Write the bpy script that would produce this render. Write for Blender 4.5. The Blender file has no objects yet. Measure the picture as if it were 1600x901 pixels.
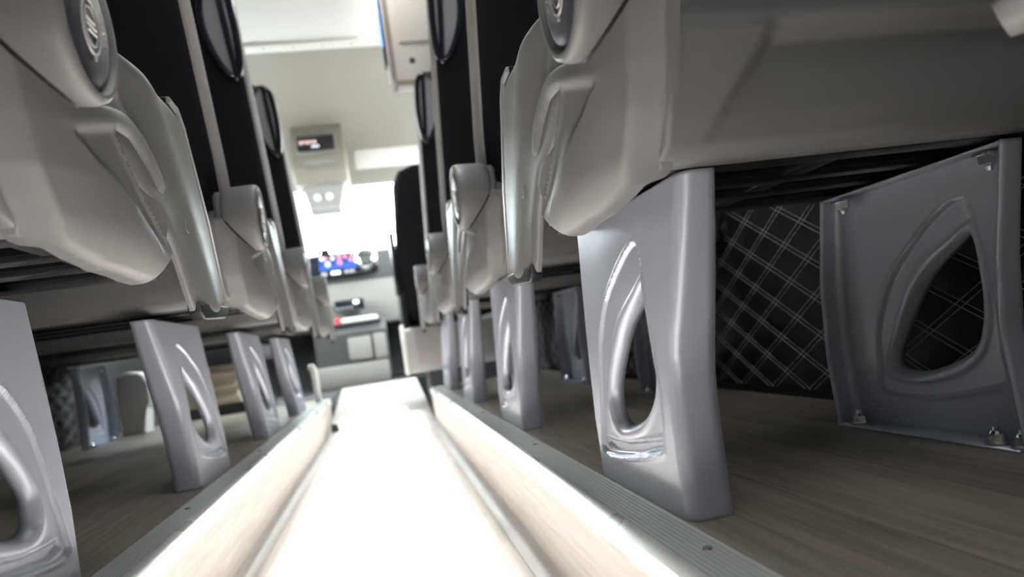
import bpy, bmesh, math, random
from mathutils import Vector, Matrix
random.seed(7)
sc = bpy.context.scene
COL = sc.collection
PI = math.pi

# ---------------------------------------------------------------- camera
YAW, PIT, ROL, FPX, ZC = .1979, .0639, -.1495, 1071.4, .186
def cam_axes():
    f = Vector((math.sin(YAW)*math.cos(PIT), math.cos(YAW)*math.cos(PIT), math.sin(PIT)))
    r = Vector((math.cos(YAW), -math.sin(YAW), 0)); u = r.cross(f)
    c, s = math.cos(ROL), math.sin(ROL)
    return c*r + s*u, -s*r + c*u, f
cr, cu, cf = cam_axes()
cam = bpy.data.cameras.new('camera'); camo = bpy.data.objects.new('camera', cam); COL.objects.link(camo)
camo.matrix_world = Matrix(((cr.x, cu.x, -cf.x, 0), (cr.y, cu.y, -cf.y, 0), (cr.z, cu.z, -cf.z, ZC), (0, 0, 0, 1)))
cam.sensor_width = 36; cam.lens = FPX*36/1600; cam.clip_start = .01; cam.clip_end = 200
cam.dof.use_dof = True; cam.dof.focus_distance = .72; cam.dof.aperture_fstop = 4.2
sc.camera = camo

# ---------------------------------------------------------------- world and exposure
SKY = 26.0
w = bpy.data.worlds.new('sky'); sc.world = w; w.use_nodes = True
bg = w.node_tree.nodes['Background']; bg.inputs[0].default_value = (.93, .97, 1, 1); bg.inputs[1].default_value = SKY
sc.view_settings.view_transform = 'Standard'; sc.view_settings.look = 'None'
sc.view_settings.gamma = 1; sc.view_settings.use_curve_mapping = False
sc.view_settings.exposure = 0.2
LED = 24.0
BEAM = 37.0        # watts of the ceiling strip's downward beam

# ---------------------------------------------------------------- materials
MATS = {}
def mat(name, col, rough=.5, metal=0, bump=0, bscale=400, spec=.5, coat=0, sheen=0, emit=None, estr=0):
    m = bpy.data.materials.new(name); m.use_nodes = True
    nt = m.node_tree; b = nt.nodes['Principled BSDF']
    b.inputs['Base Color'].default_value = (*col, 1); b.inputs['Roughness'].default_value = rough
    b.inputs['Metallic'].default_value = metal; b.inputs['Specular IOR Level'].default_value = spec
    b.inputs['Coat Weight'].default_value = coat; b.inputs['Coat Roughness'].default_value = .15
    b.inputs['Sheen Weight'].default_value = sheen
    if emit: b.inputs['Emission Color'].default_value = (*emit, 1); b.inputs['Emission Strength'].default_value = estr
    tc = nt.nodes.new('ShaderNodeTexCoord')
    n2 = nt.nodes.new('ShaderNodeTexNoise'); n2.inputs['Scale'].default_value = 9; n2.inputs['Detail'].default_value = 4
    nt.links.new(tc.outputs['Object'], n2.inputs['Vector'])
    mr = nt.nodes.new('ShaderNodeMapRange'); mr.inputs[3].default_value = max(0, rough-.05); mr.inputs[4].default_value = min(1, rough+.06)
    nt.links.new(n2.outputs[0], mr.inputs[0]); nt.links.new(mr.outputs[0], b.inputs['Roughness'])
    if bump:
        n = nt.nodes.new('ShaderNodeTexNoise'); n.inputs['Scale'].default_value = bscale; n.inputs['Detail'].default_value = 3
        nt.links.new(tc.outputs['Object'], n.inputs['Vector'])
        bp = nt.nodes.new('ShaderNodeBump'); bp.inputs['Strength'].default_value = bump; bp.inputs['Distance'].default_value = .001
        nt.links.new(n.outputs[0], bp.inputs['Height']); nt.links.new(bp.outputs[0], b.inputs['Normal'])
    MATS[name] = m; return m
mat('plastic_grey', (.165, .165, .168), .46, bump=.12, bscale=900)
mat('plastic_light', (.33, .33, .33), .4, bump=.05, bscale=700)
mat('leg_paint', (.47, .505, .595), .34, metal=.25, bump=.05, bscale=500, coat=.15)
mat('frame_black', (.010, .010, .012), .42, spec=.3)
mat('fabric_black', (.008, .009, .013), .85, bump=.5, bscale=1500, spec=.25, sheen=.02)
mat('side_fabric', (.36, .345, .34), .7, bump=.3, bscale=1500)
mat('gloss_black', (.012, .014, .02), .16, coat=.5)
mat('gloss_grey', (.40, .41, .45), .25, metal=.1)
mat('knob_dark', (.05, .05, .065), .36, bump=.3, bscale=1200)
mat('knob_mark', (.55, .55, .57), .35, metal=.3)
mat('steel', (.72, .73, .75), .18, metal=1)
mat('quilt_black', (.014, .013, .015), .5, bump=.35, bscale=900)
mat('thread', (.50, .48, .53), .8)
mat('alu', (.76, .80, .78), .40, metal=.2)
mat('alu_lip', (.80, .82, .80), .28, metal=.3)
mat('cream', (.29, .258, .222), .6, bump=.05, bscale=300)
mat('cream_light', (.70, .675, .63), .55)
mat('rubber_dark', (.03, .03, .035), .6)
mat('dash_dark', (.075, .075, .078), .55, bump=.1, bscale=500)
mat('dash_grey', (.30, .285, .27), .6, bump=.1, bscale=500)
mat('white_plastic', (.80, .80, .78), .35)
mat('beige_plastic', (.55, .47, .38), .6)
mat('red_plastic', (.7, .03, .05), .4)
mat('lamp', (.9, .9, .9), .5, emit=(1, .985, .96), estr=LED)
mat('lamp_blue', (.1, .2, .9), .4, emit=(.1, .3, 1), estr=4)
mat('icon_white', (.9, .9, .95), .5, emit=(.8, .85, 1), estr=1.6)
mat('icon_red', (.8, .3, .3), .5, emit=(1, .35, .35), estr=1.0)
mat('icon_mix', (.8, .6, .6), .5, emit=(1, .62, .6), estr=.7)
mat('asphalt', (.35, .35, .35), .9, bump=.4, bscale=60)

def wood(name, c1, c2):
    m = bpy.data.materials.new(name); m.use_nodes = True; nt = m.node_tree; L = nt.links; N = nt.nodes.new
    b = nt.nodes['Principled BSDF']; b.inputs['Roughness'].default_value = .42
    tc = N('ShaderNodeTexCoord'); mp = N('ShaderNodeMapping'); mp.inputs['Scale'].default_value = (60, 3.2, 60)
    oi = N('ShaderNodeObjectInfo'); sc_ = N('ShaderNodeVectorMath'); sc_.operation = 'ADD'
    mu = N('ShaderNodeMath'); mu.operation = 'MULTIPLY'; mu.inputs[1].default_value = 37
    L.new(oi.outputs['Random'], mu.inputs[0]); L.new(tc.outputs['Object'], mp.inputs[0]); L.new(mp.outputs[0], sc_.inputs[0]); L.new(mu.outputs[0], sc_.inputs[1])
    n = N('ShaderNodeTexNoise'); n.inputs['Scale'].default_value = 1.6; n.inputs['Detail'].default_value = 6; n.inputs['Distortion'].default_value = .6
    L.new(sc_.outputs[0], n.inputs['Vector'])
    cr_ = N('ShaderNodeValToRGB'); cr_.color_ramp.elements[0].position = .3; cr_.color_ramp.elements[1].position = .72
    cr_.color_ramp.elements[0].color = (*c1, 1); cr_.color_ramp.elements[1].color = (*c2, 1)
    L.new(n.outputs[0], cr_.inputs[0])
    mx = N('ShaderNodeMix'); mx.data_type = 'RGBA'; mx.blend_type = 'MULTIPLY'; mx.inputs[0].default_value = 1
    mr = N('ShaderNodeMapRange'); mr.inputs[3].default_value = .82; mr.inputs[4].default_value = 1.08
    L.new(oi.outputs['Random'], mr.inputs[0]); L.new(cr_.outputs[0], mx.inputs[6]); L.new(mr.outputs[0], mx.inputs[7])
    L.new(mx.outputs[2], b.inputs['Base Color'])
    bp = N('ShaderNodeBump'); bp.inputs['Strength'].default_value = .15; bp.inputs['Distance'].default_value = .001
    L.new(n.outputs[0], bp.inputs['Height']); L.new(bp.outputs[0], b.inputs['Normal'])
    MATS[name] = m
wood('wood_floor_shaded', (.25, .225, .185), (.44, .40, .335))  # same vinyl as the aisle, shade under the seats put into darker tones
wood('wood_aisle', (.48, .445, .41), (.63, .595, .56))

def glass(name, tint, gl=.06):
    m = bpy.data.materials.new(name); m.use_nodes = True; nt = m.node_tree; nt.nodes.clear()
    o = nt.nodes.new('ShaderNodeOutputMaterial'); t = nt.nodes.new('ShaderNodeBsdfTransparent'); g = nt.nodes.new('ShaderNodeBsdfGlossy')
    t.inputs[0].default_value = (*tint, 1); g.inputs['Roughness'].default_value = .03
    mx = nt.nodes.new('ShaderNodeMixShader'); mx.inputs[0].default_value = gl
    nt.links.new(t.outputs[0], mx.inputs[1]); nt.links.new(g.outputs[0], mx.inputs[2]); nt.links.new(mx.outputs[0], o.inputs[0]); MATS[name] = m
glass('glass_clear', (.95, .98, .97)); glass('glass_tint', (.09, .095, .10))

def screen_mat():
    m = bpy.data.materials.new('radio_screen'); m.use_nodes = True; nt = m.node_tree; b = nt.nodes['Principled BSDF']
    tc = nt.nodes.new('ShaderNodeTexCoord'); sp = nt.nodes.new('ShaderNodeSeparateXYZ'); r = nt.nodes.new('ShaderNodeValToRGB')
    e = r.color_ramp.elements; e[0].position = 0; e[0].color = (.10, .25, .9, 1); e[1].position = 1; e[1].color = (.01, .02, .10, 1)
    n = r.color_ramp.elements.new(.35); n.color = (.05, .16, .75, 1)
    nt.links.new(tc.outputs['Generated'], sp.inputs[0]); nt.links.new(sp.outputs['Z'], r.inputs[0])
    nt.links.new(r.outputs[0], b.inputs['Emission Color']); b.inputs['Emission Strength'].default_value = 1.0
    b.inputs['Base Color'].default_value = (.01, .01, .02, 1); b.inputs['Roughness'].default_value = .2
    MATS['radio_screen'] = m
screen_mat()

# ---------------------------------------------------------------- helpers
def link(name, me, m, parent=None):
    o = bpy.data.objects.new(name, me); COL.objects.link(o)
    if m: me.materials.append(MATS[m])
    if parent: o.parent = parent
    return o
def fin(bm, name, m, parent=None, smooth=True, ang=40):
    bmesh.ops.recalc_face_normals(bm, faces=bm.faces)
    me = bpy.data.meshes.new(name); bm.to_mesh(me); bm.free()
    if smooth:
        me.polygons.foreach_set('use_smooth', [True]*len(me.polygons)); me.set_sharp_from_angle(angle=math.radians(ang))
    return link(name, me, m, parent)
def tag(o, label, cat, group=None, kind=None):
    o['label'] = label; o['category'] = cat
    if group: o['group'] = group
    if kind: o['kind'] = kind
    return o
def struct(o, label, cat):
    return tag(o, label, cat, kind='structure')
def empty(name, loc):
    o = bpy.data.objects.new(name, None); COL.objects.link(o); o.location = loc; o.empty_display_size = .05; return o
def add_box(bm, x0, x1, y0, y1, z0, z1, bev=0, seg=2):
    if x0 > x1: x0, x1 = x1, x0
    v = [bm.verts.new(p) for p in ((x0,y0,z0),(x1,y0,z0),(x1,y1,z0),(x0,y1,z0),(x0,y0,z1),(x1,y0,z1),(x1,y1,z1),(x0,y1,z1))]
    fs = [bm.faces.new([v[i] for i in q]) for q in ((0,3,2,1),(4,5,6,7),(0,1,5,4),(1,2,6,5),(2,3,7,6),(3,0,4,7))]
    if bev:
        es = list({e for f in fs for e in f.edges}); bmesh.ops.bevel(bm, geom=es, offset=bev, segments=seg, affect='EDGES', profile=.5)
def box(name, m, x0, x1, y0, y1, z0, z1, parent=None, bev=0, seg=2):
    bm = bmesh.new(); add_box(bm, x0, x1, y0, y1, z0, z1, bev, seg); return fin(bm, name, m, parent)
def add_prism(bm, pts, h0, h1, put, bev=0, seg=3):
    # pts: 2D outline; put(p, q, h) -> 3D
    a = [bm.verts.new(put(p[0], p[1], h0)) for p in pts]; b = [bm.verts.new(put(p[0], p[1], h1)) for p in pts]
    n = len(pts); fa = bm.faces.new(a); fb = bm.faces.new(b[::-1])
    fs = [bm.faces.new((a[i], a[(i+1) % n], b[(i+1) % n], b[i])) for i in range(n)]
    if bev: bmesh.ops.bevel(bm, geom=list(set(fa.edges) | set(fb.edges)), offset=bev, segments=seg, affect='EDGES', profile=.5)
def prism(name, m, pts, h0, h1, put, parent=None, bev=0, seg=3):
    bm = bmesh.new(); add_prism(bm, pts, h0, h1, put, bev, seg); return fin(bm, name, m, parent)
def add_tube(bm, path, r, n=10, closed=False):
    P = [Vector(p) for p in path]; k = len(P); rings = []
    for i in range(k):
        a = P[i-1] if (i or closed) else P[0]; b = P[(i+1) % k] if (i < k-1 or closed) else P[-1]
        t = (b-a).normalized(); ref = Vector((0, 1, 0)) if abs(t.y) < .85 else Vector((1, 0, 0))
        u = t.cross(ref).normalized(); v = t.cross(u)
        rr = r[i] if isinstance(r, (list, tuple)) else r
        rings.append([bm.verts.new(P[i]+rr*(math.cos(2*PI*j/n)*u+math.sin(2*PI*j/n)*v)) for j in range(n)])
    for i in range(k if closed else k-1):
        A, B = rings[i], rings[(i+1) % k]
        for j in range(n): bm.faces.new((A[j], A[(j+1) % n], B[(j+1) % n], B[j]))
    if not closed: bm.faces.new(rings[0]); bm.faces.new(rings[-1][::-1])
def tube(name, m, path, r, parent=None, n=10, closed=False):
    bm = bmesh.new(); add_tube(bm, path, r, n, closed); return fin(bm, name, m, parent, ang=60)
def lerp_tab(tab, x):
    if x <= tab[0][0]: return tab[0][1]
    for (a, b), (c, d) in zip(tab, tab[1:]):
        if x <= c: return b+(d-b)*(x-a)/(c-a)
    return tab[-1][1]
def S(x):
    x = max(0, min(1, x)); return x*x*(3-2*x)
def seg_d(p, a, b):
    vx, vy = b[0]-a[0], b[1]-a[1]; wx, wy = p[0]-a[0], p[1]-a[1]
    t = max(0, min(1, (vx*wx+vy*wy)/(vx*vx+vy*vy+1e-12))); return math.hypot(wx-t*vx, wy-t*vy)
def inside(p, poly):
    c = False
    for (x0, y0), (x1, y1) in zip(poly, poly[1:]+poly[:1]):
        if (y0 > p[1]) != (y1 > p[1]) and p[0] < (x1-x0)*(p[1]-y0)/(y1-y0)+x0: c = not c
    return c
def sdist(p, poly):
    d = min(seg_d(p, a, b) for a, b in zip(poly, poly[1:]+poly[:1])); return d if inside(p, poly) else -d
def smooth_loop(pts, n):
    # closed Catmull-Rom resample
    out = []; k = len(pts)
    for i in range(k):
        p0, p1, p2, p3 = pts[i-1], pts[i], pts[(i+1) % k], pts[(i+2) % k]
        for j in range(n):
            t = j/n
            out.append(tuple(.5*((2*p1[c])+(-p0[c]+p2[c])*t+(2*p0[c]-5*p1[c]+4*p2[c]-p3[c])*t*t+(-p0[c]+3*p1[c]-3*p2[c]+p3[c])*t**3) for c in (0, 1)))
    return out
def shell(name, m, y0, y1, top, bot, afun, s, parent, ny=60, nz=40, roll=.008, skirt=.03, rdep=None):
    # a moulded cover in the (y, z) plane: outward height -a, rolled edges and a skirt going inwards
    rdep = roll if rdep is None else rdep
    ys = [y0+(y1-y0)*(.5-.5*math.cos(PI*(.03+.94*i/ny)))for i in range(ny+1)]
    poly = [(y, lerp_tab(bot, y)) for y in ys]+[(y, lerp_tab(top, y)) for y in ys[::-1]]
    yc_ = ys[::max(1, ny//36)]; yc_ = yc_ if yc_[-1] == ys[-1] else yc_+[ys[-1]]
    poly = [(y, lerp_tab(bot, y)) for y in yc_]+[(y, lerp_tab(top, y)) for y in yc_[::-1]]
    bm = bmesh.new(); G = []
    for y in ys:
        b, t = lerp_tab(bot, y), lerp_tab(top, y); col = []
        for j in range(nz+1):
            z = b+(t-b)*(.5-.5*math.cos(PI*j/nz)); d = max(0, sdist((y, z), poly)) if 0 < j < nz and y not in (ys[0], ys[-1]) else 0
            e = rdep*(1-math.sqrt(max(0, 1-(1-d/roll)**2))) if d < roll else 0
            col.append(bm.verts.new((s*(afun(y, z)+e), y, z)))
        G.append(col)
    for i in range(ny):
        for j in range(nz): bm.faces.new((G[i][j], G[i+1][j], G[i+1][j+1], G[i][j+1]))
    rim = [G[i][0] for i in range(ny+1)]+[G[ny][j] for j in range(1, nz+1)]+[G[i][nz] for i in range(ny-1, -1, -1)]+[G[0][j] for j in range(nz-1, 0, -1)]
    inn = [bm.verts.new((v.co.x+s*skirt, v.co.y, v.co.z)) for v in rim]; k = len(rim)
    for i in range(k): bm.faces.new((rim[i], rim[(i+1) % k], inn[(i+1) % k], inn[i]))
    return fin(bm, name, m, parent, ang=50)
def copy_tree(o, parent=None):
    c = o.copy(); COL.objects.link(c); c.parent = parent
    for ch in list(o.children): copy_tree(ch, c)
    return c
def add_cyl(bm, c, axis, r, h, n=16, r2=None):
    axis = Vector(axis).normalized(); ref = Vector((0, 0, 1)) if abs(axis.z) < .9 else Vector((1, 0, 0))
    u = axis.cross(ref).normalized(); v = axis.cross(u); c = Vector(c); r2 = r if r2 is None else r2
    A = [bm.verts.new(c+r*(math.cos(2*PI*i/n)*u+math.sin(2*PI*i/n)*v)) for i in range(n)]
    B = [bm.verts.new(c+axis*h+r2*(math.cos(2*PI*i/n)*u+math.sin(2*PI*i/n)*v)) for i in range(n)]
    bm.faces.new(A[::-1]); bm.faces.new(B)
    for i in range(n): bm.faces.new((A[i], A[(i+1) % n], B[(i+1) % n], B[i]))
def bolt(name, parent, c, up=1, r=.0085):
    bm = bmesh.new(); c = Vector(c); ax = (0, 0, up)
    add_cyl(bm, c, ax, r*1.6, .0018, 20); add_cyl(bm, c+Vector((0, 0, up*.0018)), ax, r*1.05, .0085, 6, r)
    add_cyl(bm, c+Vector((0, 0, up*.0103)), ax, r*.8, .003, 12, r*.62); add_cyl(bm, c+Vector((0, 0, up*.0133)), ax, r*.5, .004, 10, r*.4)
    return fin(bm, name, 'steel', parent, ang=25)

# ---------------------------------------------------------------- the shell of the bus
AZ = -.148                     # aisle floor
XR, XL = .705, -1.21           # inner faces of the side walls
YB, YF = -1.2, 5.6             # rear and front ends
def planks(parent, m, x0, x1, y0, y1, z, wd, ln, prefix='plank', th=.012, slope=None):
    n = max(1, round((x1-x0)/wd)); wd = (x1-x0)/n; meshes = {}
    for i in range(n):
        y = y0-random.random()*ln*.8
        while y < y1:
            a, b = max(y, y0), min(y+ln, y1); y += ln
            if b-a < .03: continue
            k = round(b-a, 3)
            if k not in meshes:
                bm = bmesh.new(); add_box(bm, .0004, wd-.0004, .0004, b-a-.0004, -th, 0); 
                me = bpy.data.meshes.new('plank'); bmesh.ops.recalc_face_normals(bm, faces=bm.faces); bm.to_mesh(me); bm.free(); me.materials.append(MATS[m]); meshes[k] = me
            o = bpy.data.objects.new('plank', meshes[k]); COL.objects.link(o); o.location = (x0+i*wd, a, z); o.parent = parent
fl = box('floor', 'rubber_dark', -.275, .187, YB, 2.9, AZ-.04, AZ-.012); struct(fl, 'pale wood-look plank floor of the sunken aisle', 'floor')
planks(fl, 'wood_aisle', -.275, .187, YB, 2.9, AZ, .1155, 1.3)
fr = box('floor', 'rubber_dark', .19, XR, YB, 3.05, -.04, -.012); struct(fr, 'brown wood-look floor platform with shade in its colour under the right-hand seats', 'floor')
planks(fr, 'wood_floor_shaded', .235, XR, YB, 3.05, 0, .118, 1.25)
fb = box('floor', 'rubber_dark', XL, -.278, YB, 3.55, -.04, -.012); struct(fb, 'brown wood-look floor platform with shade in its colour under the left-hand seats', 'floor')
planks(fb, 'wood_floor_shaded', XL, -.323, YB, 3.55, 0, .118, 1.25)
# ramp up to the cab and cab floor
bm = bmesh.new()
add_prism(bm, [(2.9, AZ), (4.45, 0), (4.45, -.2), (2.9, -.2)], -.275, .187, lambda p, q, h: (h, p, q))
rp = fin(bm, 'floor', 'wood_aisle', smooth=False); struct(rp, 'pale ramp rising from the aisle to the cab', 'ramp')
cb = box('floor', 'rubber_dark', XL, XR, 4.45, YF, -.2, 0); struct(cb, 'dark rubber floor of the cab under the dashboard', 'floor')
sw = box('floor', 'rubber_dark', .19, XR, 3.05, 4.45, -.32, -.26); struct(sw, 'dark sunken step well beside the right-hand door', 'step well')
lf = box('floor', 'rubber_dark', XL, -.278, 3.55, 4.45, -.05, -.004); struct(lf, 'dark cab floor beside the driver seat', 'floor')
# risers, coves, nosings
def side_edge(s, xe, y1, lab):
    # s=+1 right, -1 left; xe = |x| of the riser face
    r = empty('trim', (s*xe, YB, 0))
    r.name = 'trim_1' if s > 0 else 'trim_2'
    struct(r, lab, 'step edge')
    L = y1-YB
    # ribbed aluminium nosing profile (x inward positive, z)
    pr = [(0, -.027), (-.0035, -.02), (-.0045, -.010), (-.003, -.002), (.003, .0028)]
    x = .008
    while x < .045:
        pr += [(x, .0028), (x+.0006, .0012), (x+.0022, .0012), (x+.0028, .0028)]; x += .0047
    pr += [(.048, .0025), (.049, .0002), (.012, -.002), (.006, -.006), (.0045, -.027)]
    prism('nosing', 'alu', pr, 0, L, lambda p, q, h: (s*p, h, q), r)
    bm = bmesh.new(); add_prism(bm, [(-.0006, -.027), (-.0041, -.02), (-.0051, -.010), (-.0036, -.002), (.0034, .0036), (.0075, .0036), (.0075, .0026), (.003, .0026), (0, -.003), (0, -.027)], 0, L, lambda p, q, h: (s*p, h, q))
    fin(bm, 'lip', 'alu_lip', r)
    prism('riser_panel', 'wood_aisle', [(.0005, -.027), (.0005, AZ), (.010, AZ), (.010, -.027)], 0, L, lambda p, q, h: (s*p, h, q), r)
    prism('cove', 'wood_aisle', [(.002, AZ+.022), (-.004, AZ+.010), (-.012, AZ+.004), (-.025, AZ+.0015), (-.025, AZ), (.002, AZ)], 0, L, lambda p, q, h: (s*p, h, q), r)
    for yy in (.50, 1.10, 1.70, 2.30, 2.90):
        bm = bmesh.new(); add_cyl(bm, (s*.033, yy-YB, .0024), (0, 0, 1), .0042, .0012, 16, .0036); add_box(bm, s*.033-.0006, s*.033+.0006, yy-YB-.0025, yy-YB+.0025, .003, .0039); fin(bm, 'screw', 'steel', r)
side_edge(1, .187, 3.05, 'pale riser with ribbed aluminium nosing along the right-hand seats')
side_edge(-1, .275, 3.45, 'pale riser with ribbed aluminium nosing along the left-hand seats')

# walls -------------------------------------------------------------
def wall(s, x, name, lab):
    r = empty(name, (x, 0, 0)); struct(r, lab, 'wall')
    t = .06*s
    box('lower_panel', 'rubber_dark', 0, t, YB, 3.1, -.3, .74, r)
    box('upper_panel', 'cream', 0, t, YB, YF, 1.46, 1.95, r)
    box('cab_panel', 'dash_dark', 0, t, 3.1, YF, -.3, .80, r)
    for y0, y1 in ((YB, -1.05), (.35, .47), (1.85, 1.97), (3.1, 3.3), (5.2, YF)): box('pillar', 'cream', 0, t, y0, y1, .74, 1.46, r, .003)
    # quilted leather lining: puffed diamonds, double white stitching
    DY, DZ = .0565, .0315; ny, nz = int((3.1-0.0)/.0078), int(.68/.0078)
    y0q, y1q, z0q, z1q = 0.0, 3.1, .012, .70
    bm = bmesh.new(); G = []
    ph0, ph1 = (1.12/DY+.234/DZ)/2, (1.12/DY-.234/DZ)/2
    for i in range(ny+1):
        y = y0q+(y1q-y0q)*i/ny; col = []
        for j in range(nz+1):
            z = z0q+(z1q-z0q)*j/nz
            u = ((y/DY+z/DZ)/2-ph0) % 1; v = ((y/DY-z/DZ)/2-ph1) % 1
            g = min(u, 1-u)*.050; k = min(v, 1-v)*.050
            def puff(q): return 0 if q < .003 else min(1, math.sqrt((q-.003)/.019))
            h = .0015+.0060*min(puff(g), 1)*min(puff(k), 1)
            e = min(z-z0q, z1q-z, .012)/.012
            col.append(bm.verts.new((-s*(.004+h*e), y, z)))
        G.append(col)
    for i in range(ny):
        for j in range(nz): bm.faces.new((G[i][j], G[i+1][j], G[i+1][j+1], G[i][j+1]))
    for A, B in ((0, 0),):
        for i in range(ny):
            a, b = G[i][0], G[i+1][0]; c = bm.verts.new((0, b.co.y, b.co.z)); d = bm.verts.new((0, a.co.y, a.co.z)); bm.faces.new((a, b, c, d))
            a, b = G[i][nz], G[i+1][nz]; c = bm.verts.new((0, b.co.y, b.co.z)); d = bm.verts.new((0, a.co.y, a.co.z)); bm.faces.new((a, b, c, d))
    q = fin(bm, 'quilted_lining', 'quilt_black', r, ang=80); q['label'] = 'black leather lining quilted in diamonds'
    bm = bmesh.new()
    def stitch(sgn):
        n0 = -40
        for n in range(-30, 90):
            for off in (-.0042, .0042):
                c = (ph0 if sgn > 0 else ph1)+n
                # line: y/DY + sgn*z/DZ = 2c ; shift sideways
                pts = []
                for z in (z0q+.004, z1q-.01):
                    y = DY*(2*c-sgn*z/DZ)+off*1.9; pts.append((y, z))
                (ya, za), (yb, zb) = pts
                # clip to y range
                def clip(p, q_):
                    (y1_, z1_), (y2_, z2_) = p, q_
                    lo, hi = y0q+.005, y1q-.01
                    if max(y1_, y2_) < lo or min(y1_, y2_) > hi: return None
                    def at(yv): return (yv, z1_+(z2_-z1_)*(yv-y1_)/(y2_-y1_))
                    P = [p, q_]
                    for k in (0, 1):
                        if P[k][0] < lo: P[k] = at(lo)
                        elif P[k][0] > hi: P[k] = at(hi)
                    return P
                P = clip((ya, za), (yb, zb))
                if not P: continue
                xx = -s*.0066
                add_tube(bm, [(xx, P[0][0], P[0][1]), (xx, P[1][0], P[1][1])], .00075, 5)
    stitch(1); stitch(-1)
    th = fin(bm, 'stitching', 'thread', r); th['kind'] = 'stuff'; th['label'] = 'white double stitching of the quilted lining'
    return r
wall(1, XR, 'wall_right', 'right side wall lined in black quilted leather with white stitching')
wall(-1, XL, 'wall_left', 'left side wall lined in black quilted leather behind the double seats')
wn = 0
for s, x in ((1, XR), (-1, XL)):
    for y0, y1, g in ((-1.05, .35, 'glass_tint'), (.47, 1.85, 'glass_tint'), (1.97, 3.1, 'glass_tint'), (3.3, 5.2, 'glass_clear')):
        wn += 1; z0 = .74 if y0 < 3 else .80
        r = empty('window_%d' % wn, (x+.03*s, (y0+y1)/2, z0)); h = (y1-y0)/2; H = 1.46-z0
        struct(r, '%s-hand side window, %s' % ('right' if s > 0 else 'left', ['at the rear bench', 'beside the nearest seats', 'beside the front rows', 'of the cab door'][(wn-1) % 4]), 'window')
        box('pane', g, -.003, .003, -h, h, 0, H, r)
        bm = bmesh.new()
        for a in ((-h, -h+.03, 0, H), (h-.03, h, 0, H), (-h+.03, h-.03, 0, .03), (-h+.03, h-.03, H-.03, H)): add_box(bm, -.012, .012, *a)
        fin(bm, 'frame', 'rubber_dark', r)
wr = empty('wall_rear', (0, YB, 0)); struct(wr, 'rear wall with back door behind the last row', 'wall')
box('lower_panel', 'cream', XL, XR, -.06, 0, -.3, .8, wr); box('upper_panel', 'cream', XL, XR, -.06, 0, 1.5, 1.95, wr)
for a, b in ((XL, XL+.15), (-.35, -.15), (XR-.15, XR)): box('pillar', 'cream', a, b, -.06, 0, .8, 1.5, wr)
for a, b in ((XL+.15, -.35), (-.15, XR-.15)): box('pane', 'glass_tint', a, b, -.03, -.024, .8, 1.5, wr)
# ceiling -----------------------------------------------------------
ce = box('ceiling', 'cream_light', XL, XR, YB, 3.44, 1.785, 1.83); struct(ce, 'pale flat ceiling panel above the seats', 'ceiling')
cs = empty('trim_3', (0, 3.48, 1.77)); struct(cs, 'cream ceiling strip with small screws across the bus', 'trim')
box('strip', 'cream_light', XL, XR, -.045, .045, 0, .03, cs, .004)
for i in range(12):
    bm = bmesh.new(); add_cyl(bm, (-1.1+i*.145, -.005, .001), (0, 0, -1), .007, .003, 12, .004); fin(bm, 'screw', 'cream', cs)
bm = bmesh.new(); add_prism(bm, [(3.52, 1.775), (3.9, 1.77), (4.25, 1.70), (4.6, 1.52), (4.75, 1.36), (4.85, 1.36), (4.85, 1.9), (3.52, 1.9)], XL, XR, lambda p, q, h: (h, p, q))
cc = fin(bm, 'ceiling', 'cream', ang=50); struct(cc, 'cream cab ceiling curving down to the windscreen', 'ceiling')
# lamp strip on the ceiling
lp = empty('ceiling_light_strip', (.155, 0, 1.785)); tag(lp, 'long white glowing light strip on the ceiling above the aisle', 'light')
box('housing', 'white_plastic', -.034, .034, -.9, 3.435, -.006, 0, lp, .002)
box('diffuser', 'lamp', -.026, .026, -.89, 3.425, -.012, -.006, lp, .002)
al = bpy.data.lights.new('strip_beam', 'AREA'); al.shape = 'RECTANGLE'; al.size = .05; al.size_y = 4.2; al.energy = BEAM; al.spread = math.radians(13); al.color = (1, .985, .96)
alo = bpy.data.objects.new('strip_beam', al); COL.objects.link(alo); alo.parent = lp; alo.location = (0, 1.27, -.014); alo.rotation_euler = (0, math.radians(5.9), 0)

# front: windscreen frame and dash
wf = empty('wall_front', (0, 5.3, 0)); struct(wf, 'front bulkhead under the windscreen', 'wall')
box('bulkhead', 'dash_dark', XL, XR, .01, .06, -.3, .92, wf)
for a, b in ((XL, XL+.06), (XR-.06, XR)): box('pillar', 'cream', a, b, .0, .06, .92, 1.5, wf)
wi = empty('window_9', (0, 5.2, .9)); struct(wi, 'bright white windscreen above the dashboard', 'windscreen')
prism('pane', 'glass_clear', [(.12, 0), (-.36, .52), (-.366, .515), (.114, -.005)], XL+.05, XR-.05, lambda p, q, h: (h, p, q), wi)
prism('seal', 'rubber_dark', [(.13, -.01), (.13, .012), (.08, .012), (.08, -.01)], XL+.05, XR-.05, lambda p, q, h: (h, p, q), wi)
gr = box('ground', 'asphalt', -30, 30, -30, 60, -.75, -.7); tag(gr, 'grey ground outside the bus', 'ground', kind='structure')

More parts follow.
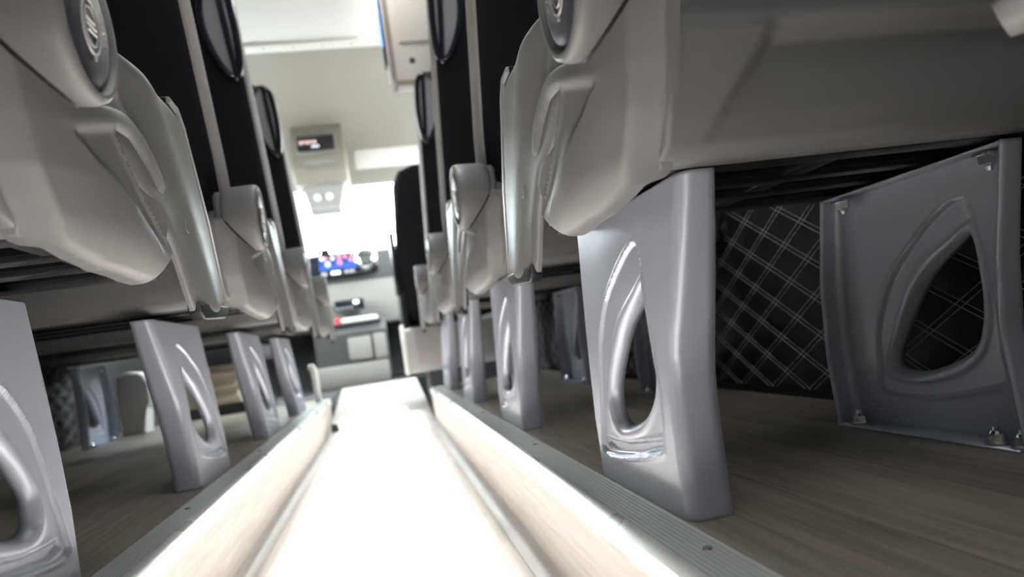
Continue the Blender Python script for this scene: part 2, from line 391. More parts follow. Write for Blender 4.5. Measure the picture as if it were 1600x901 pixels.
# ---------------------------------------------------------------- seat legs
HOLE_A = [(.073,.213),(.109,.193),(.144,.171),(.17,.144),(.189,.119),(.199,.096),(.192,.074),(.173,.065),(.148,.067),(.111,.078),(.086,.093),(.071,.109),(.064,.129),(.066,.146),(.068,.173),(.068,.197)]
PAN_A = [(.073,.257),(.105,.25),(.145,.23),(.185,.203),(.218,.17),(.232,.14),(.243,.093),(.252,.045),(.250,.031),(.2,.029),(.118,.04),(.055,.053),(.049,.064),(.046,.089),(.047,.118),(.051,.139),(.058,.178),(.065,.23)]
PAN_A = [(p if p < .19 else .19+(p-.19)*.72, q) for p, q in PAN_A]
BAR_A = [(.226,.039),(.222,.048),(.154,.050),(.054,.066),(.052,.058),(.118,.043),(.195,.034)]
REAR_A = [(0,.004),(.03,.009),(.06,.013),(.09,.0165),(.11,.018),(.125,.018),(.14,.016),(.155,.011),(.175,.003),(.21,-.010),(.25,-.024),(.3,-.040)]
FRONT_A = [(0,.252),(.068,.266),(.14,.272),(.23,.274),(.3,.274)]
HOLE_W = [(1.042*p+.024, .186+(q-.186)*1.042) for p, q in [(.027,.216),(.052,.203),(.079,.187),(.104,.164),(.124,.14),(.145,.112),(.160,.088),(.158,.076),(.126,.071),(.078,.082),(.045,.099),(.031,.122),(.024,.15),(.022,.175),(.021,.203)]]
PAN_W = [(1.042*p+.024, .186+(q-.186)*1.042) for p, q in [(.020,.252),(.06,.24),(.11,.205),(.145,.17),(.172,.12),(.178,.08),(.182,.055),(.165,.045),(.1,.046),(.04,.058),(.010,.066),(.008,.1),(.006,.15),(.010,.21)]]
REAR_W = [(0,-.003),(.041,-.003),(.115,-.003),(.189,-.014),(.3,-.040)]
FRONT_W = [(0,.266),(.087,.270),(.183,.261),(.298,.233)]
def leg_mesh(name, hole, pan, bar, rear, front, slope, out, fl_top, fl_mid, fl_bot, zt, sgn=1, fbot=.03, pdepth=.0035):
    """out: direction in x of the flanges (inward). sgn: relief sign. Plate lies at x = out*slope*z."""
    R = .011; bm = bmesh.new(); pan = smooth_loop(pan, 3)
    hole = smooth_loop(hole, 8); cy = sum(p[0] for p in hole)/len(hole); cz = sum(p[1] for p in hole)/len(hole)
    NV = 80; zs = [zt*i/NV for i in range(NV+1)]
    outer = [(lerp_tab(front, z)-R, z) for z in zs]                                   # front, going up
    ft, rt = lerp_tab(front, zt)-R, lerp_tab(rear, zt)+R
    outer += [(ft+(rt-ft)*i/50, zt) for i in range(1, 51)]
    nr0 = len(outer)-1
    outer += [(lerp_tab(rear, z)+R, z) for z in zs[::-1][1:]]
    nr1 = len(outer)-1
    fb_, rb = lerp_tab(front, 0)-R, lerp_tab(rear, 0)+R
    outer += [(rb+(fb_-rb)*i/50, 0) for i in range(1, 50)]
    N = len(outer)
    # matching hole points by ray angle
    def hit(ang):
        dx, dz = math.cos(ang), math.sin(ang); best = None
        for (a, b), (c, d) in zip(hole, hole[1:]+hole[:1]):
            ex, ez = c-a, d-b; den = dx*ez-dz*ex
            if abs(den) < 1e-12: continue
            t = ((a-cy)*ez-(b-cz)*ex)/den; u = ((a-cy)*dz-(b-cz)*dx)/den
            if t > 0 and -1e-6 <= u <= 1+1e-6 and (best is None or t > best): best = t
        return (cy+best*dx, cz+best*dz)
    M = 64; G = []
    pb = (min(q[0] for q in pan)-.01, max(q[0] for q in pan)+.01, min(q[1] for q in pan)-.01, max(q[1] for q in pan)+.01)
    def relief(p):
        if not (pb[0] < p[0] < pb[1] and pb[2] < p[1] < pb[3]): return 0
        dp = sdist(p, pan); r = pdepth*S(dp/.0042+.4)
        r -= .0012*math.exp(-((dp+.001)/.0026)**2)
        if bar: db = sdist(p, bar); r += .0034*S(db/.0036+.2)-.0008*math.exp(-((db+.001)/.0024)**2)
        return r
    for o_ in outer:
        h = hit(math.atan2(o_[1]-cz, o_[0]-cy)); col = []
        L = math.hypot(o_[0]-h[0], o_[1]-h[1])
        for k in range(M+1):
            t = k/M; t = t*t*.25+t*.75; p = (h[0]+(o_[0]-h[0])*t, h[1]+(o_[1]-h[1])*t); d = t*L
            e = .0075*(1-min(1, d/.008))**2 - .0012*math.exp(-((d-.011)/.004)**2)
            col.append(bm.verts.new((out*(slope*p[1]+sgn*(relief(p)+e)), p[0], p[1])))
        G.append(col)
    for i in range(N):
        A, B = G[i], G[(i+1) % N]
        for k in range(M): bm.faces.new((A[k], A[k+1], B[k+1], B[k]))
    # a small inward lip round the hole
    lipv = [bm.verts.new((c[0].co.x+out*.007*sgn, c[0].co.y, c[0].co.z)) for c in G]
    for i in range(N): bm.faces.new((G[i][0], G[(i+1) % N][0], lipv[(i+1) % N], lipv[i]))
    ftab = [(0, fl_bot), (zt*.47, fl_mid), (zt, fl_top)]
    def flange(idx, dirn, wtab):
        rows = []
        for i in idx:
            b = G[i][M].co; r_ = [G[i][M]]
            for q in range(1, 6):
                ph = PI/2*q/5; r_.append(bm.verts.new((b.x+out*(R-R*math.cos(ph)), b.y+dirn*R*math.sin(ph), b.z)))
            wd = lerp_tab(wtab, b.z)
            for q in (1, 2, 3): r_.append(bm.verts.new((b.x+out*(R+(wd-R)*q/3), b.y+dirn*R, b.z)))
            rows.append(r_)
        for A, B in zip(rows, rows[1:]):
            for q in range(len(A)-1): bm.faces.new((A[q], A[q+1], B[q+1], B[q]))
    flange(list(range(nr0, nr1+1)), -1, ftab)
    flange(list(range(0, NV+1)), 1, [(0, .034), (zt, .026)])
    # foot and top flanges
    for z, wd in ((.0, fbot), (zt, .028)):
        y0, y1 = lerp_tab(rear, z)+R, lerp_tab(front, z)-R; x0 = out*slope*z
        zz = z+(.0015 if z == 0 else -.0015)
        vs = [bm.verts.new(p) for p in ((x0, y0, zz), (x0, y1, zz), (x0+out*wd, y1+R*.8, zz), (x0+out*wd, y0-R*.8, zz))]
        bm.faces.new(vs)
    bmesh.ops.recalc_face_normals(bm, faces=bm.faces)
    me = bpy.data.meshes.new(name); bm.to_mesh(me); bm.free()
    me.polygons.foreach_set('use_smooth', [True]*len(me.polygons)); me.set_sharp_from_angle(angle=math.radians(38)); me.materials.append(MATS['leg_paint'])
    return me
def leg_obj(parent, me, loc, bolts):
    o = bpy.data.objects.new('leg', me); COL.objects.link(o); o.parent = parent; o.location = loc
    md = o.modifiers.new('thick', 'SOLIDIFY'); md.thickness = .0024; md.offset = 0
    for c, up in bolts: bolt('bolt', o, c, up)
    return o

# ---------------------------------------------------------------- seats
def rear_y(z): return -.075-.30*(z-.50)            # rear face of the backrest
def side_a(z):                                     # aisle edge of the backrest
    return .044+.022*max(0, min(1, (z-.55)/.55))
SH_TOP = [(-.124,.434),(-.118,.440),(-.10,.440),(-.08,.434),(-.055,.420),(-.031,.404),(.003,.412),(.025,.416),(.045,.415),(.07,.410),(.101,.397),(.120,.380),(.131,.362),(.137,.344),(.139,.330)]
SH_BOT = [(-.124,.428),(-.116,.405),(-.104,.372),(-.089,.343),(-.070,.316),(-.056,.300),(-.045,.293),(-.019,.285),(.013,.278),(.07,.274),(.105,.274),(.114,.2765),(.122,.286),(.136,.312),(.139,.325)]
P_TAB = [(.285,.118),(.300,.10),(.315,.068),(.341,.009),(.357,-.031),(.377,-.063),(.395,-.085)]
Q_TAB = [(.300,.132),(.315,.112),(.326,.092),(.348,.054),(.373,.018),(.398,-.008),(.41,-.02)]
T_TAB = [(-.08,.366),(-.055,.378),(-.038,.385),(0,.397),(.04,.401),(.08,.392),(.11,.372)]
def sh_a(y, z):
    yr = lerp_tab([(.285,-.045),(.296,-.052),(.312,-.066),(.343,-.089),(.376,-.104),(.41,-.117),(.435,-.124)], z); t = max(0, y-yr)
    a = .050-.016*S(t/.012)-.034*(1-(1-min(1, t/.125))**2.2)
    a += .020*max(0, (.315-z)/.04)**2
    yP, yQ, zt = lerp_tab(P_TAB, z), lerp_tab(Q_TAB, z), lerp_tab(T_TAB, y)
    m = S((zt-z)/.010); lo = S((z-.292)/.03)
    r = .0050*S((y-yP+.003)/.009)*m*lo
    r += m*lo*(-.0030*math.exp(-((y-yQ)/.0050)**2)+.0045*S((y-yQ)/.008)*(1-S((y-yQ-.016)/.05)))
    r -= .0016*math.exp(-((zt+.003-z)/.006)**2)*S((y-yP+.01)/.02)*S((.06-y)/.05)
    return a+r
CV_TOP = [(-.08,.44),(-.06,.452),(-.02,.472),(.02,.478),(.126,.480),(.19,.484),(.216,.484),(.232,.478),(.245,.466),(.312,.368),(.345,.295),(.357,.268)]
CV_BOT = [(-.08,.40),(.03,.37),(.115,.345),(.158,.314),(.182,.285),(.198,.264),(.208,.253),(.218,.248),(.235,.246),(.333,.255),(.350,.259),(.357,.264)]
def cv_a(y, z):
    a = .004+(.05*((.0-y)/.08)**2 if y < .0 else 0)
    yc = lerp_tab([(.24,.29),(.36,.215),(.48,.09)], z)       # soft swelling that runs from the knob down to the foot
    return a-.006*math.exp(-((y-yc)/.045)**2)+.005*math.exp(-((y-yc+.085)/.03)**2)*S((z-.36)/.05)

def make_seat(s, W, leg_off, wleg_off, slope, name, n_backs, dy=0, dz=0):
    root = empty(name, (0, 0, 0))
    put = lambda p, q, h: (s*h, p, q)
    # frame under the seat
    bm = bmesh.new(); add_box(bm, s*.058, s*(W-.03), -.02, .31, .318, .338); fin(bm, 'seat_pan', 'frame_black', root)
    for y, z0, z1, d in ((-.035, .300, .330, .03), (.06, .300, .318, .022), (.135, .300, .318, .026), (.22, .300, .318, .036)):
        bm = bmesh.new(); add_box(bm, s*.058, s*(W-.01), y, y+d, z0, z1, .003); add_box(bm, s*.06, s*(W-.015), y-.002, y, z0+.006, z0+.011); fin(bm, 'rail', 'frame_black', root)
    for k, a in enumerate((.08, W*.5, W-.06)):
        bm = bmesh.new(); add_box(bm, s*(a-.014), s*(a+.014), -.03, .30, .303, .320, .002); fin(bm, 'cross_member', 'frame_black', root)
    for a in (.14, W-.2):
        bm = bmesh.new(); add_cyl(bm, (s*a, -.036, .313), (0, -1, 0), .005, .004, 8); fin(bm, 'bolt', 'steel', root)
    # legs
    me = leg_mesh('leg', HOLE_A, PAN_A, BAR_A, REAR_A, FRONT_A, slope, s, .031, .043, .039, .299, 1)
    leg_obj(root, me, (s*leg_off, 0, 0), [((s*.022, .06, .003), 1), ((s*.022, .20, .003), 1), ((s*(.012+slope*.3), .02, .293), -1)])
    me = leg_mesh('leg', HOLE_W, PAN_W, None, REAR_W, FRONT_W, 0, -s, .03, .034, .03, .296, -1, .036, .004)
    leg_obj(root, me, (s*wleg_off, 0, 0), [((-s*.021, .035, .003), 1), ((-s*.021, .005, .003), 1), ((-s*.021, .238, .003), 1), ((-s*.016, -.010, .290), -1), ((-s*.016, .205, .290), -1)])
    # cushions and rear shell
    for k in range(n_backs):
        a0 = .03+k*(W-.03)/n_backs; a1 = a0+(W-.03)/n_backs-.02
        bm = bmesh.new(); add_box(bm, s*(a0+.012), s*a1, -.06, .325, .335, .468, .035, 4); fin(bm, 'cushion', 'fabric_black', root, ang=60)
    # rear panel
    P0 = [(.300,-.040),(.303,-.060),(.309,-.072),(.33,-.085),(.36,-.096),(.39,-.105),(.402,-.104),(.414,-.095),(.43,-.080),(.45,-.066),(.50,-.06)]
    bm = bmesh.new(); na, nz = 90, 46; G = []; A0, A1 = .0545, W-.012
    for i in range(na+1):
        t = i/na; a = A0+(A1-A0)*(t*.5+t*t*.5); col = []
        ztop = .452+.030*math.exp(-((a-A0)/.018)**2)
        for j in range(nz+1):
            z = .300+(ztop-.300)*j/nz; y = lerp_tab(P0, z)
            wz = max(.0001, (z-.311)/.08); line = lerp_tab([(.311,.086),(.391,.140)], z)
            rec = .024*min(1, wz)*S((a-line)/(.003+.023*min(1, wz)))*(1-S((z-.386)/.012)) if z > .311 else 0
            e = max(0, 1-(a-A0)/.006); rr = .009*(1-math.sqrt(max(0, 1-e*e)))
            rr += .03*max(0, 1-(A1-a)/.04)**2
            col.append(bm.verts.new((s*a, y+rec+rr, z)))
        G.append(col)
    for i in range(na):
        for j in range(nz): bm.faces.new((G[i][j], G[i+1][j], G[i+1][j+1], G[i][j+1]))
    rp_ = fin(bm, 'rear_panel', 'plastic_grey', root, ang=60); rp_.modifiers.new('thick', 'SOLIDIFY').thickness = .003
    # backrests with grey aisle side and a grab handle
    for k in range(n_backs):
        wk = (W-.03)/n_backs; b0 = k*wk; wide = wk-.055 if n_backs == 1 else wk-.035
        bm = bmesh.new(); rings = []; zs = [.38+.805*i/40 for i in range(41)]; ZT, RC = 1.19, .085
        for z in zs+[ZT-.002]:
            a0, a1 = b0+side_a(z), b0+.03+wide-.4*(side_a(z)-.044)
            if z > ZT-RC:
                q = RC-math.sqrt(max(0, RC*RC-(z-(ZT-RC))**2)); a0 += q; a1 -= q
            y0 = rear_y(z); th = .088-.03*S((z-.8)/.4); y1 = y0+th
            if z > ZT-.03:
                q = .03-math.sqrt(max(0, .0009-(z-(ZT-.03))**2)); y0 += q*.9; y1 -= q*.6
            rc = min(.022, (y1-y0)/2.05); ring = []
            for (cx, cy, p0) in ((a1-rc, y0+rc, -PI/2), (a1-rc, y1-rc, 0), (a0+rc, y1-rc, PI/2), (a0+rc, y0+rc, PI)):
                for q in range(6):
                    an = p0+PI/2*q/5; ring.append((s*(cx+rc*math.cos(an)), cy+rc*math.sin(an), z))
            rings.append([bm.verts.new(p) for p in ring])
        for A, B in zip(rings, rings[1:]):
            for q in range(24): bm.faces.new((A[q], A[(q+1) % 24], B[(q+1) % 24], B[q]))
        bm.faces.new(rings[0]); bm.faces.new(rings[-1])
        br = fin(bm, 'backrest', 'fabric_black', root, ang=60)
        # grey side band on the aisle side
        bm = bmesh.new(); rows = []
        for i in range(31):
            z = .42+.70*i/30; a = b0+side_a(z)-.004; y0 = rear_y(z)+.006; th = .070-.026*S((z-.8)/.35); row = []
            for q in range(9):
                t = q/8; bul = .007*math.sin(PI*t)
                row.append(bm.verts.new((s*(a+.006-bul), y0+th*t, z)))
            row.append(bm.verts.new((s*(a+.02), y0+th, z))); row.insert(0, bm.verts.new((s*(a+.02), y0, z))); rows.append(row)
        for A, B in zip(rows, rows[1:]):
            for q in range(len(A)-1): bm.faces.new((A[q], A[q+1], B[q+1], B[q]))
        fin(bm, 'side_band', 'side_fabric', root, ang=70)
        # handle
        if k == 0:
            loop = [(.078,1.150),(.071,1.10),(.068,1.04),(.070,.98),(.080,.942),(.096,.942),(.116,.968),(.136,1.015),(.147,1.07),(.143,1.125),(.126,1.16),(.10,1.168)]
            lp_ = smooth_loop([(a+b0, z) for a, z in loop], 5)
            hd = tube('grab_handle', 'gloss_black', [(s*a, rear_y(z)-.006, z) for a, z in lp_], .0092, root, 10, True)
            bm = bmesh.new(); c = bm.verts.new((s*(b0+.105), rear_y(1.06)-.003, 1.06)); vs = [bm.verts.new((s*a, rear_y(z)-.0015, z)) for a, z in lp_]
            for i in range(len(vs)): bm.faces.new((c, vs[i], vs[(i+1) % len(vs)]))
            fin(bm, 'inset', 'gloss_grey', hd, ang=180)
            tube('grip_bar', 'gloss_black', [(s*(b0+a), rear_y(z)-.010, z) for a, z in ((.098,1.168),(.095,1.12),(.091,1.06),(.087,1.00),(.084,.945))], [.007,.008,.008,.0075,.006], hd)
    # aisle side covers
    sc_ = shell('cushion_cover', 'plastic_grey', -.08, .357, CV_TOP, CV_BOT, cv_a, s, root, 70, 44, .014, .004, .006)
    bm = bmesh.new(); xa = cv_a(.192, .345)
    add_tube(bm, [(s*(xa+.0002), .192+.0085*math.cos(2*PI*i/28), .345+.0085*math.sin(2*PI*i/28)) for i in range(28)], .0005, 5, True); fin(bm, 'plug_ring', 'dash_grey', sc_)
    prism('end_cap', 'frame_black', [(.208,.260),(.212,.249),(.226,.2415),(.33,.2475),(.352,.255),(.356,.266),(.30,.262),(.23,.256)], .0005, .016, put, sc_, .003)
    fe = [(.196,.494),(.230,.493),(.252,.476),(.321,.372),(.356,.290),(.366,.268)]
    fi = [(.358,.268),(.348,.289),(.313,.368),(.245,.470),(.228,.486),(.196,.487)]
    prism('front_trim', 'plastic_light', fe+fi, .004, .034, put, sc_, .002, 2)
    prism('trim_gap', 'frame_black', [(p[0]-.004, p[1]-.002) for p in fe]+[(p[0]-.004, p[1]-.002) for p in fi], .008, .038, put, sc_)
    shell('recliner_shield', 'plastic_grey', -.124, .139, SH_TOP, SH_BOT, sh_a, s, root, 150, 84, .006, .010)
    # post between the shield and the rear panel
    bm = bmesh.new(); add_tube(bm, [(s*.046, -.104, .41), (s*.047, -.108, .43), (s*.047, -.110, .46), (s*.047, -.112, .478), (s*.047, -.113, .484)], [.006, .008, .009, .008, .004], 12); fin(bm, 'hinge_post', 'plastic_grey', root)
    # hinge drum with bezel, recliner knob and its marks
    KY, KZ, KA, KB = -.090, .438, .043, .047
    def lathe(name, m, prof, parent, trim=False):
        bm = bmesh.new(); rows = []
        for i in range(72):
            an = 2*PI*i/72; cut = .040*max(0, -math.sin(an))**1.3 if trim else 0; rows.append([bm.verts.new((s*(a if a < -.008 else -.008+(a+.008)*(1-cut/.049)), KY+(KA+d)*math.cos(an), KZ+(KB+d)*math.sin(an))) for d, a in prof])
        for i in range(72):
            A, B = rows[i], rows[(i+1) % 72]
            for q in range(len(prof)-1): bm.faces.new((A[q], A[q+1], B[q+1], B[q]))
        bm.faces.new([r_[0] for r_ in rows]); bm.faces.new([r_[-1] for r_ in rows])
        return fin(bm, name, m, parent, ang=50)
    lathe('hinge_drum', 'plastic_grey', [(.003, .041), (.008, .038), (.0095, .030), (.0105, .0), (.0105, -.010), (.009, -.016), (.006, -.0185), (.003, -.018), (.001, -.0145), (-.001, -.0085)], root, True)
    sp_ = []
    for i in range(2, 31):
        an = -PI*i/32; cut = .040*max(0, -math.sin(an))**1.3; sp_.append((s*(-.008+.047*(1-cut/.049)), KY+(KA+.0095)*math.cos(an), KZ+(KB+.0095)*math.sin(an)))
    tube('seam', 'frame_black', sp_, .0013, root, 6)
    kn = lathe('knob', 'knob_dark', [(0, -.008), (-.0010, -.0130), (-.004, -.0160), (-.012, -.0178), (-.026, -.0186), (-.040, -.019)], root); kn['label'] = 'dark oval recliner knob'
    bm = bmesh.new(); X = -s*.0192; ec, ez = KY-.004, KZ-.004
    add_tube(bm, [(X, ec+.0150*math.cos(2*PI*i/40), ez+.020*math.sin(2*PI*i/40)) for i in range(40)], .0009, 6, True)
    add_tube(bm, [(X, ec+.0105*math.cos(2*PI*i/40), ez+.0145*math.sin(2*PI*i/40)) for i in range(40)], .0007, 6, True)
    for k, (p, q) in enumerate(((-.009, .007), (-.009, .009), (-.006, .009))):
        z = ez+.004-k*.004; add_tube(bm, [(X, ec+p, z), (X, ec+q, z+.0005)], .0011, 6)
    add_tube(bm, [(X, ec+.003, ez-.020), (X, ec+.003, ez-.024)], .0012, 6)
    fin(bm, 'emblem', 'knob_mark', kn)
    bm = bmesh.new(); sy = ec+.026
    for pts in (((-.003,.008),(.000,.010),(.003,.007),(-.002,.003),(.003,.002)), ((-.003,-.003),(.003,-.006),(-.003,-.011),(-.003,-.007)), ((-.003,.018),(.002,.014),(.001,.021))):
        add_tube(bm, [(X+s*.0012, sy+p, ez+q+.002) for p, q in pts], .0006, 5)
    fin(bm, 'icons', 'knob_mark', kn)
    # plain cover on the window side
    shell('window_side_cover', 'plastic_grey', -.08, .33, [(-.08,.45),(-.04,.47),(.2,.475),(.28,.45),(.33,.36)], [(-.08,.36),(-.04,.325),(.1,.315),(.29,.315),(.33,.34)], lambda y, z: -(W-.008), -s, root, 20, 10, .012, .02)
    for ch in root.children:
        if not ch.name.startswith('leg'): ch.location = (0, dy, dz)
    return root
ROW0, PITCH = .566, .72
ORD_R = ['nearest the camera', 'second from the camera', 'third from the camera', 'farthest from the camera']
ORD_L = ['nearest the camera', 'second from the camera', 'third from the camera', 'farthest from the camera']
seatR = make_seat(1, .510, .061, .434, .07, 'single_seat', 1)
seatL = make_seat(-1, 1.005, .147, .897, .12, 'double_seat', 2, .045, .012)
for k in range(4):
    o = seatR if k == 0 else copy_tree(seatR)
    o.location = (.18, ROW0+PITCH*k, 0); tag(o, 'black and grey single seat right of the aisle, '+ORD_R[k], 'seat', 'single seats right of the aisle')
    o = seatL if k == 0 else copy_tree(seatL)
    o.location = (-.19, ROW0+PITCH*k, 0); tag(o, 'black and grey double seat left of the aisle, '+ORD_L[k], 'seat', 'double seats left of the aisle')

# ---------------------------------------------------------------- cab and front
g = empty('cab_seat', (.36, 3.35, 0)); tag(g, 'plain black cab seat at the front right beside the dashboard', 'seat')
bm = bmesh.new(); pts = [(-.23,.34),(-.235,.60),(-.205,.98),(-.17,1.045),(-.10,1.07),(.10,1.07),(.17,1.045),(.205,.98),(.235,.60),(.23,.34)]
add_prism(bm, pts, 0, .10, lambda p, q, h: (p, h-.08*(q-.34), q), .03, 4); fin(bm, 'backrest', 'fabric_black', g)
box('cushion', 'fabric_black', -.23, .23, .02, .48, .30, .44, g, .04, 4)
box('side_shield', 'frame_black', -.245, -.215, -.02, .30, .16, .46, g, .01)
box('armrest', 'gloss_black', -.258, -.232, -.04, .02, .44, .75, g, .008)
b_ = box('base_box', 'plastic_light', -.25, .22, -.05, .40, .065, .28, g, .012, 3); b_['label'] = 'pale grey moulded seat base'
box('base_inset', 'dash_grey', -.20, .20, -.056, -.045, .10, .27, b_, .006); box('base_edge', 'white_plastic', -.262, -.246, -.055, .1, .06, .30, b_, .005)
box('pedestal', 'rubber_dark', -.15, .2, .0, .36, -.26, .066, g)
d = empty('driver_seat', (-.80, 3.55, 0)); tag(d, 'driver seat on a pale ribbed base at the front left', 'seat')
box('cushion', 'fabric_black', -.26, .26, 0, .5, .32, .46, d, .04, 4); 
bm = bmesh.new(); add_prism(bm, pts, 0, .11, lambda p, q, h: (p, h-.10*(q-.34), q), .03, 4); fin(bm, 'backrest', 'fabric_black', d)
bm = bmesh.new()
for k in range(6): add_box(bm, -.24+(k % 2)*.012, .10-(k % 2)*.012, .02+(k % 2)*.012, .42, .05+k*.032, .082+k*.032, .006)
o = fin(bm, 'bellows', 'beige_plastic', d); o['label'] = 'beige ribbed bellows base'
box('foot_frame', 'rubber_dark', -.24, .2, .02, .42, -.004, .05, d); box('lid', 'rubber_dark', -.25, .22, .0, .44, .24, .32, d, .01)
# white moulded box on the floor by the last double seat
bm = bmesh.new(); add_prism(bm, [(-.065,0),(-.065,.245),(-.03,.262),(.02,.255),(.045,.23),(.045,.20),(.058,.17),(.058,.12),(.03,.10),(.03,0)], 0, .10, lambda p, q, h: (p, h, q), .008)
hb = fin(bm, 'heater_cover', 'white_plastic'); hb.location = (-1.03, 3.14, 0); tag(hb, 'white moulded heater cover on the floor behind the farthest left leg', 'heater cover')
bm = bmesh.new(); add_tube(bm, [(0, 0, 0), (0, .0, .10), (-.003, 0, .15), (-.012, -.005, .168), (-.026, -.006, .17)], [.014, .015, .017, .016, .010], 12)
hl = fin(bm, 'hand_lever', 'white_plastic'); hl.location = (-.315, 3.30, 0); tag(hl, 'small white bent lever standing by the front of the left platform', 'lever')

da = empty('dashboard', (0, 4.86, 0)); tag(da, 'grey dashboard across the front under the windscreen', 'dashboard')
prism('upper_dash', 'dash_dark', [(0,.70),(-.02,.80),(.0,.90),(.06,.93),(.42,.90),(.42,.70)], XL+.02, XR-.02, lambda p, q, h: (h, p, q), da, .01)
prism('lower_dash', 'dash_grey', [(.0,.71),(.02,.58),(.06,.40),(.42,.40),(.42,.71)], XL+.02, XR-.02, lambda p, q, h: (h, p, q), da, .01)
rd = empty('radio', (-.18, 4.805, .745)); tag(rd, 'black radio panel with a glowing blue screen in the dashboard', 'radio')
box('housing', 'gloss_black', -.23, .235, -.03, .03, 0, .155, rd, .012, 3)
box('screen', 'radio_screen', -.16, .11, -.034, -.028, .045, .140, rd)
for x, z, r, m in ((-.135,.125,.010,'icon_white'),(-.112,.125,.010,'icon_red'),(-.065,.122,.009,'icon_white'),(-.02,.127,.012,'icon_red'),(.02,.125,.008,'icon_red'),(.065,.133,.010,'icon_red'),(.09,.133,.010,'icon_red'),(-.10,.085,.013,'icon_white'),(-.02,.09,.013,'icon_red'),(.055,.10,.011,'icon_red')):
    bm = bmesh.new(); add_tube(bm, [(x+r*math.cos(2*PI*i/16), -.0355, z+r*math.sin(2*PI*i/16)) for i in range(16)], .0028, 5, True); fin(bm, 'icon', m, rd)
for x, wd, m in ((-.055, .03, 'icon_white'), (.02, .016, 'icon_white'), (.055, .016, 'icon_white'), (-.13, .02, 'icon_red')): box('button', m if x == -.055 else 'gloss_grey', x-wd, x+wd, -.036, -.028, .012, .032, rd, .004)
box('bracket', 'gloss_black', -.14, -.08, -.02, .02, .150, .195, rd, .004)
bm = bmesh.new(); add_tube(bm, [(.155+.058*math.cos(2*PI*i/32), -.035, .091+.058*math.sin(2*PI*i/32)) for i in range(32)], .020, 10, True); fin(bm, 'vent_ring', 'steel', rd)['label'] = 'round silver air vent ring'
bm = bmesh.new(); add_cyl(bm, (.155, -.025, .091), (0, -1, 0), .042, .014, 24, .034); fin(bm, 'vent_hub', 'dash_dark', rd)
tk = empty('button_unit', (-.175, 4.772, .50)); tag(tk, 'small black unit with a row of buttons below the radio', 'control unit')
box('housing', 'gloss_black', -.10, .10, 0, .10, 0, .075, tk, .008); box('lit_key', 'icon_white', .03, .065, -.004, .002, .042, .064, tk, .004)
for x in (-.08,-.05,-.02,.01): box('key', 'gloss_grey', x-.008, x+.008, -.004, .002, .012, .026, tk, .002)
co = empty('centre_console', (-.18, 4.62, 0)); tag(co, 'dark grey centre console standing on the cab floor', 'console')
prism('body', 'dash_dark', [(0,.13),(-.03,.34),(.02,.40),(.24,.44),(.24,0),(.0,0)], -.24, .23, lambda p, q, h: (h, p, q), co, .02)
box('kick_panel', 'dash_grey', -.28, .215, -.04, .02, .0, .14, co, .01); box('tray', 'rubber_dark', -.17, .20, -.01, .14, .395, .41, co, .004)
box('cover_plate', 'dash_grey', -.03, .12, -.036, -.01, .16, .31, co, .012); box('cover_plate', 'dash_grey', .135, .215, -.036, -.01, .15, .32, co, .012)
bm = bmesh.new(); add_cyl(bm, (0, 0, 0), (0, 0, 1), .018, .035, 16, .014); add_cyl(bm, (0, 0, .035), (0, 0, 1), .014, .008, 16, .006); kb = fin(bm, 'gear_knob', 'red_plastic'); kb.location = (-.262, 4.66, .411); tag(kb, 'small red knob on the console tray', 'knob')
for i, (x, a, wd, dx) in enumerate(((-.17, .1, .13, 0), (-.06, -.3, .12, .02))):
    bm = bmesh.new(); add_box(bm, -wd/2, wd/2, -.02, .02, 0, .032, .008, 3); o = fin(bm, 'tissue_pack', 'white_plastic'); o.location = (x, 4.655, .4105); o.rotation_euler = (0, 0, a); tag(o, ['flat white packet on the console tray beside the red knob', 'tilted white packet at the right of the console tray'][i], 'packet')
# overhead
oc = empty('overhead_console', (-.22, 4.3, 1.27)); tag(oc, 'cream overhead console with a small dark display', 'console')
prism('body', 'cream', [(-.02,.0),(-.055,.06),(-.03,.16),(-.005,.30),(.06,.40),(.30,.40),(.30,.02)], -.165, .165, lambda p, q, h: (h, p, q), oc, .018, 4)
prism('display_frame', 'dash_grey', [(-.125,.18),(.115,.18),(.115,.295),(-.125,.295)], -.062, .0, lambda p, q, h: (p, h+.14*(q-.18), q), oc, .004)
dp = prism('display', 'gloss_black', [(-.115,.188),(.105,.188),(.105,.287),(-.115,.287)], -.068, -.05, lambda p, q, h: (p, h+.14*(q-.188), q), oc)
bm = bmesh.new()
for i in range(5): add_box(bm, -.10+i*.021, -.086+i*.021, -.064, -.060, .235+(i % 2)*.004, .256, .002)
fin(bm, 'lit_digits', 'icon_mix', dp)
bm = bmesh.new()
for i in range(3): add_box(bm, -.03+i*.016, -.02+i*.016, -.066, -.062, .212, .224, .002)
fin(bm, 'lit_marks', 'icon_white', dp)
bm = bmesh.new(); add_prism(bm, [(.11*math.cos(t), .10+.030*math.sin(t)) for t in [PI*i/12 for i in range(13)]], -.075, 0, lambda p, q, h: (p, h, q), .004); fin(bm, 'finger_recess', 'dash_grey', oc)
mu = empty('camera_unit', (-.215, 4.33, 1.112)); tag(mu, 'grey sensor unit with two round lenses hanging at the windscreen top', 'sensor')
prism('body', 'dash_grey', [(-.10,.01),(.09,.01),(.13,.15),(-.13,.15)], -.02, .10, lambda p, q, h: (p, h, q), mu, .01)
for x in (-.045, .025):
    bm = bmesh.new(); add_cyl(bm, (x, -.018, .075), (0, -1, 0), .024, .012, 20, .019); fin(bm, 'lens', 'white_plastic', mu)
box('shelf', 'plastic_light', -.10, .09, -.03, .10, -.02, .014, mu, .006)
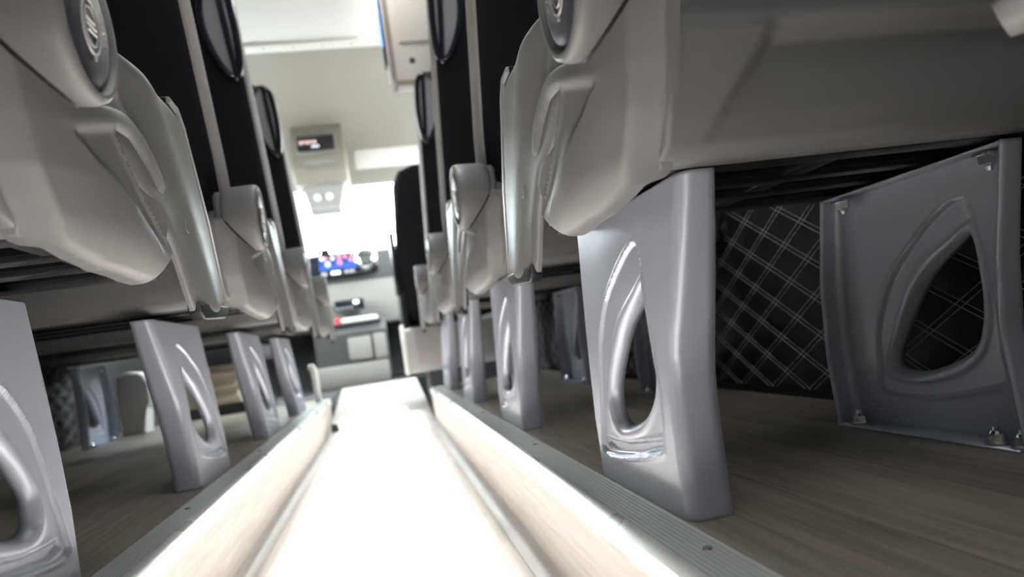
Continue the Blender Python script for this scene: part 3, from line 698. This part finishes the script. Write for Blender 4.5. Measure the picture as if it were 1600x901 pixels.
vs = empty('sun_visor', (.30, 4.32, 1.345)); tag(vs, 'off-white sun visor folded up at the right of the windscreen', 'sun visor')
box('pad', 'cream_light', -.31, .31, 0, .03, 0, .125, vs, .014, 4); tube('pivot_rod', 'dash_grey', [(-.31, .015, .115), (-.34, .015, .12), (-.34, .015, .20)], .006, vs)
# hanging ceiling cabinet on the right
cbn = empty('ceiling_cabinet', (.175, 2.6, 1.2)); tag(cbn, 'cream cabinet hanging from the ceiling with a blue-lit edge', 'cabinet')
box('body', 'cream_light', .022, .36, .0, .10, 0, .585, cbn, .006); box('lip', 'cream', .022, .36, -.006, .0, -.008, .012, cbn, .002)
box('door', 'cream_light', .05, .35, -.012, 0, .16, .57, cbn, .003)
box('edge_trim', 'dash_grey', .012, .022, .005, .10, .0, .585, cbn); box('edge_trim', 'cream', .004, .012, -.004, .10, .04, .585, cbn, .001); box('edge_trim', 'cream_light', -.004, .004, -.002, .10, .042, .585, cbn, .001)
box('screen_shell', 'rubber_dark', -.014, -.004, .01, .09, .09, .585, cbn, .002); box('blue_light', 'lamp_blue', -.016, -.013, .012, .03, .16, .585, cbn)
bm = bmesh.new(); add_cyl(bm, (.09, .002, .088), (0, -1, 0), .012, .004, 20); fin(bm, 'keyhole', 'rubber_dark', cbn)

# armrest tip of the rear bench, just behind the camera on the right
ra = empty('bench_armrest', (.60, .10, 0)); tag(ra, 'blurred pale armrest tip poking in at the top right corner', 'armrest')
tube('arm', 'plastic_light', [(0, -.30, .40), (-.05, -.05, .395), (-.13, .14, .360), (-.192, .225, .336), (-.203, .242, .331)], [.02, .02, .02, .019, .012], ra, 14)
box('post', 'frame_black', -.02, .02, -.32, -.27, 0, .40, ra, .004)

bm = bmesh.new(); add_prism(bm, [(-.016, .0), (.016, 0), (.012, .03), (-.014, .034)], 0, .02, lambda p, q, h: (p, h, q), .003)  # added dark block standing in for the dark notch between riser and ramp
rs = fin(bm, 'notch_block', 'rubber_dark'); rs.location = (-.245, 3.13, -.126); tag(rs, 'tiny dark block added in place of the notch by the left riser', 'notch filler')
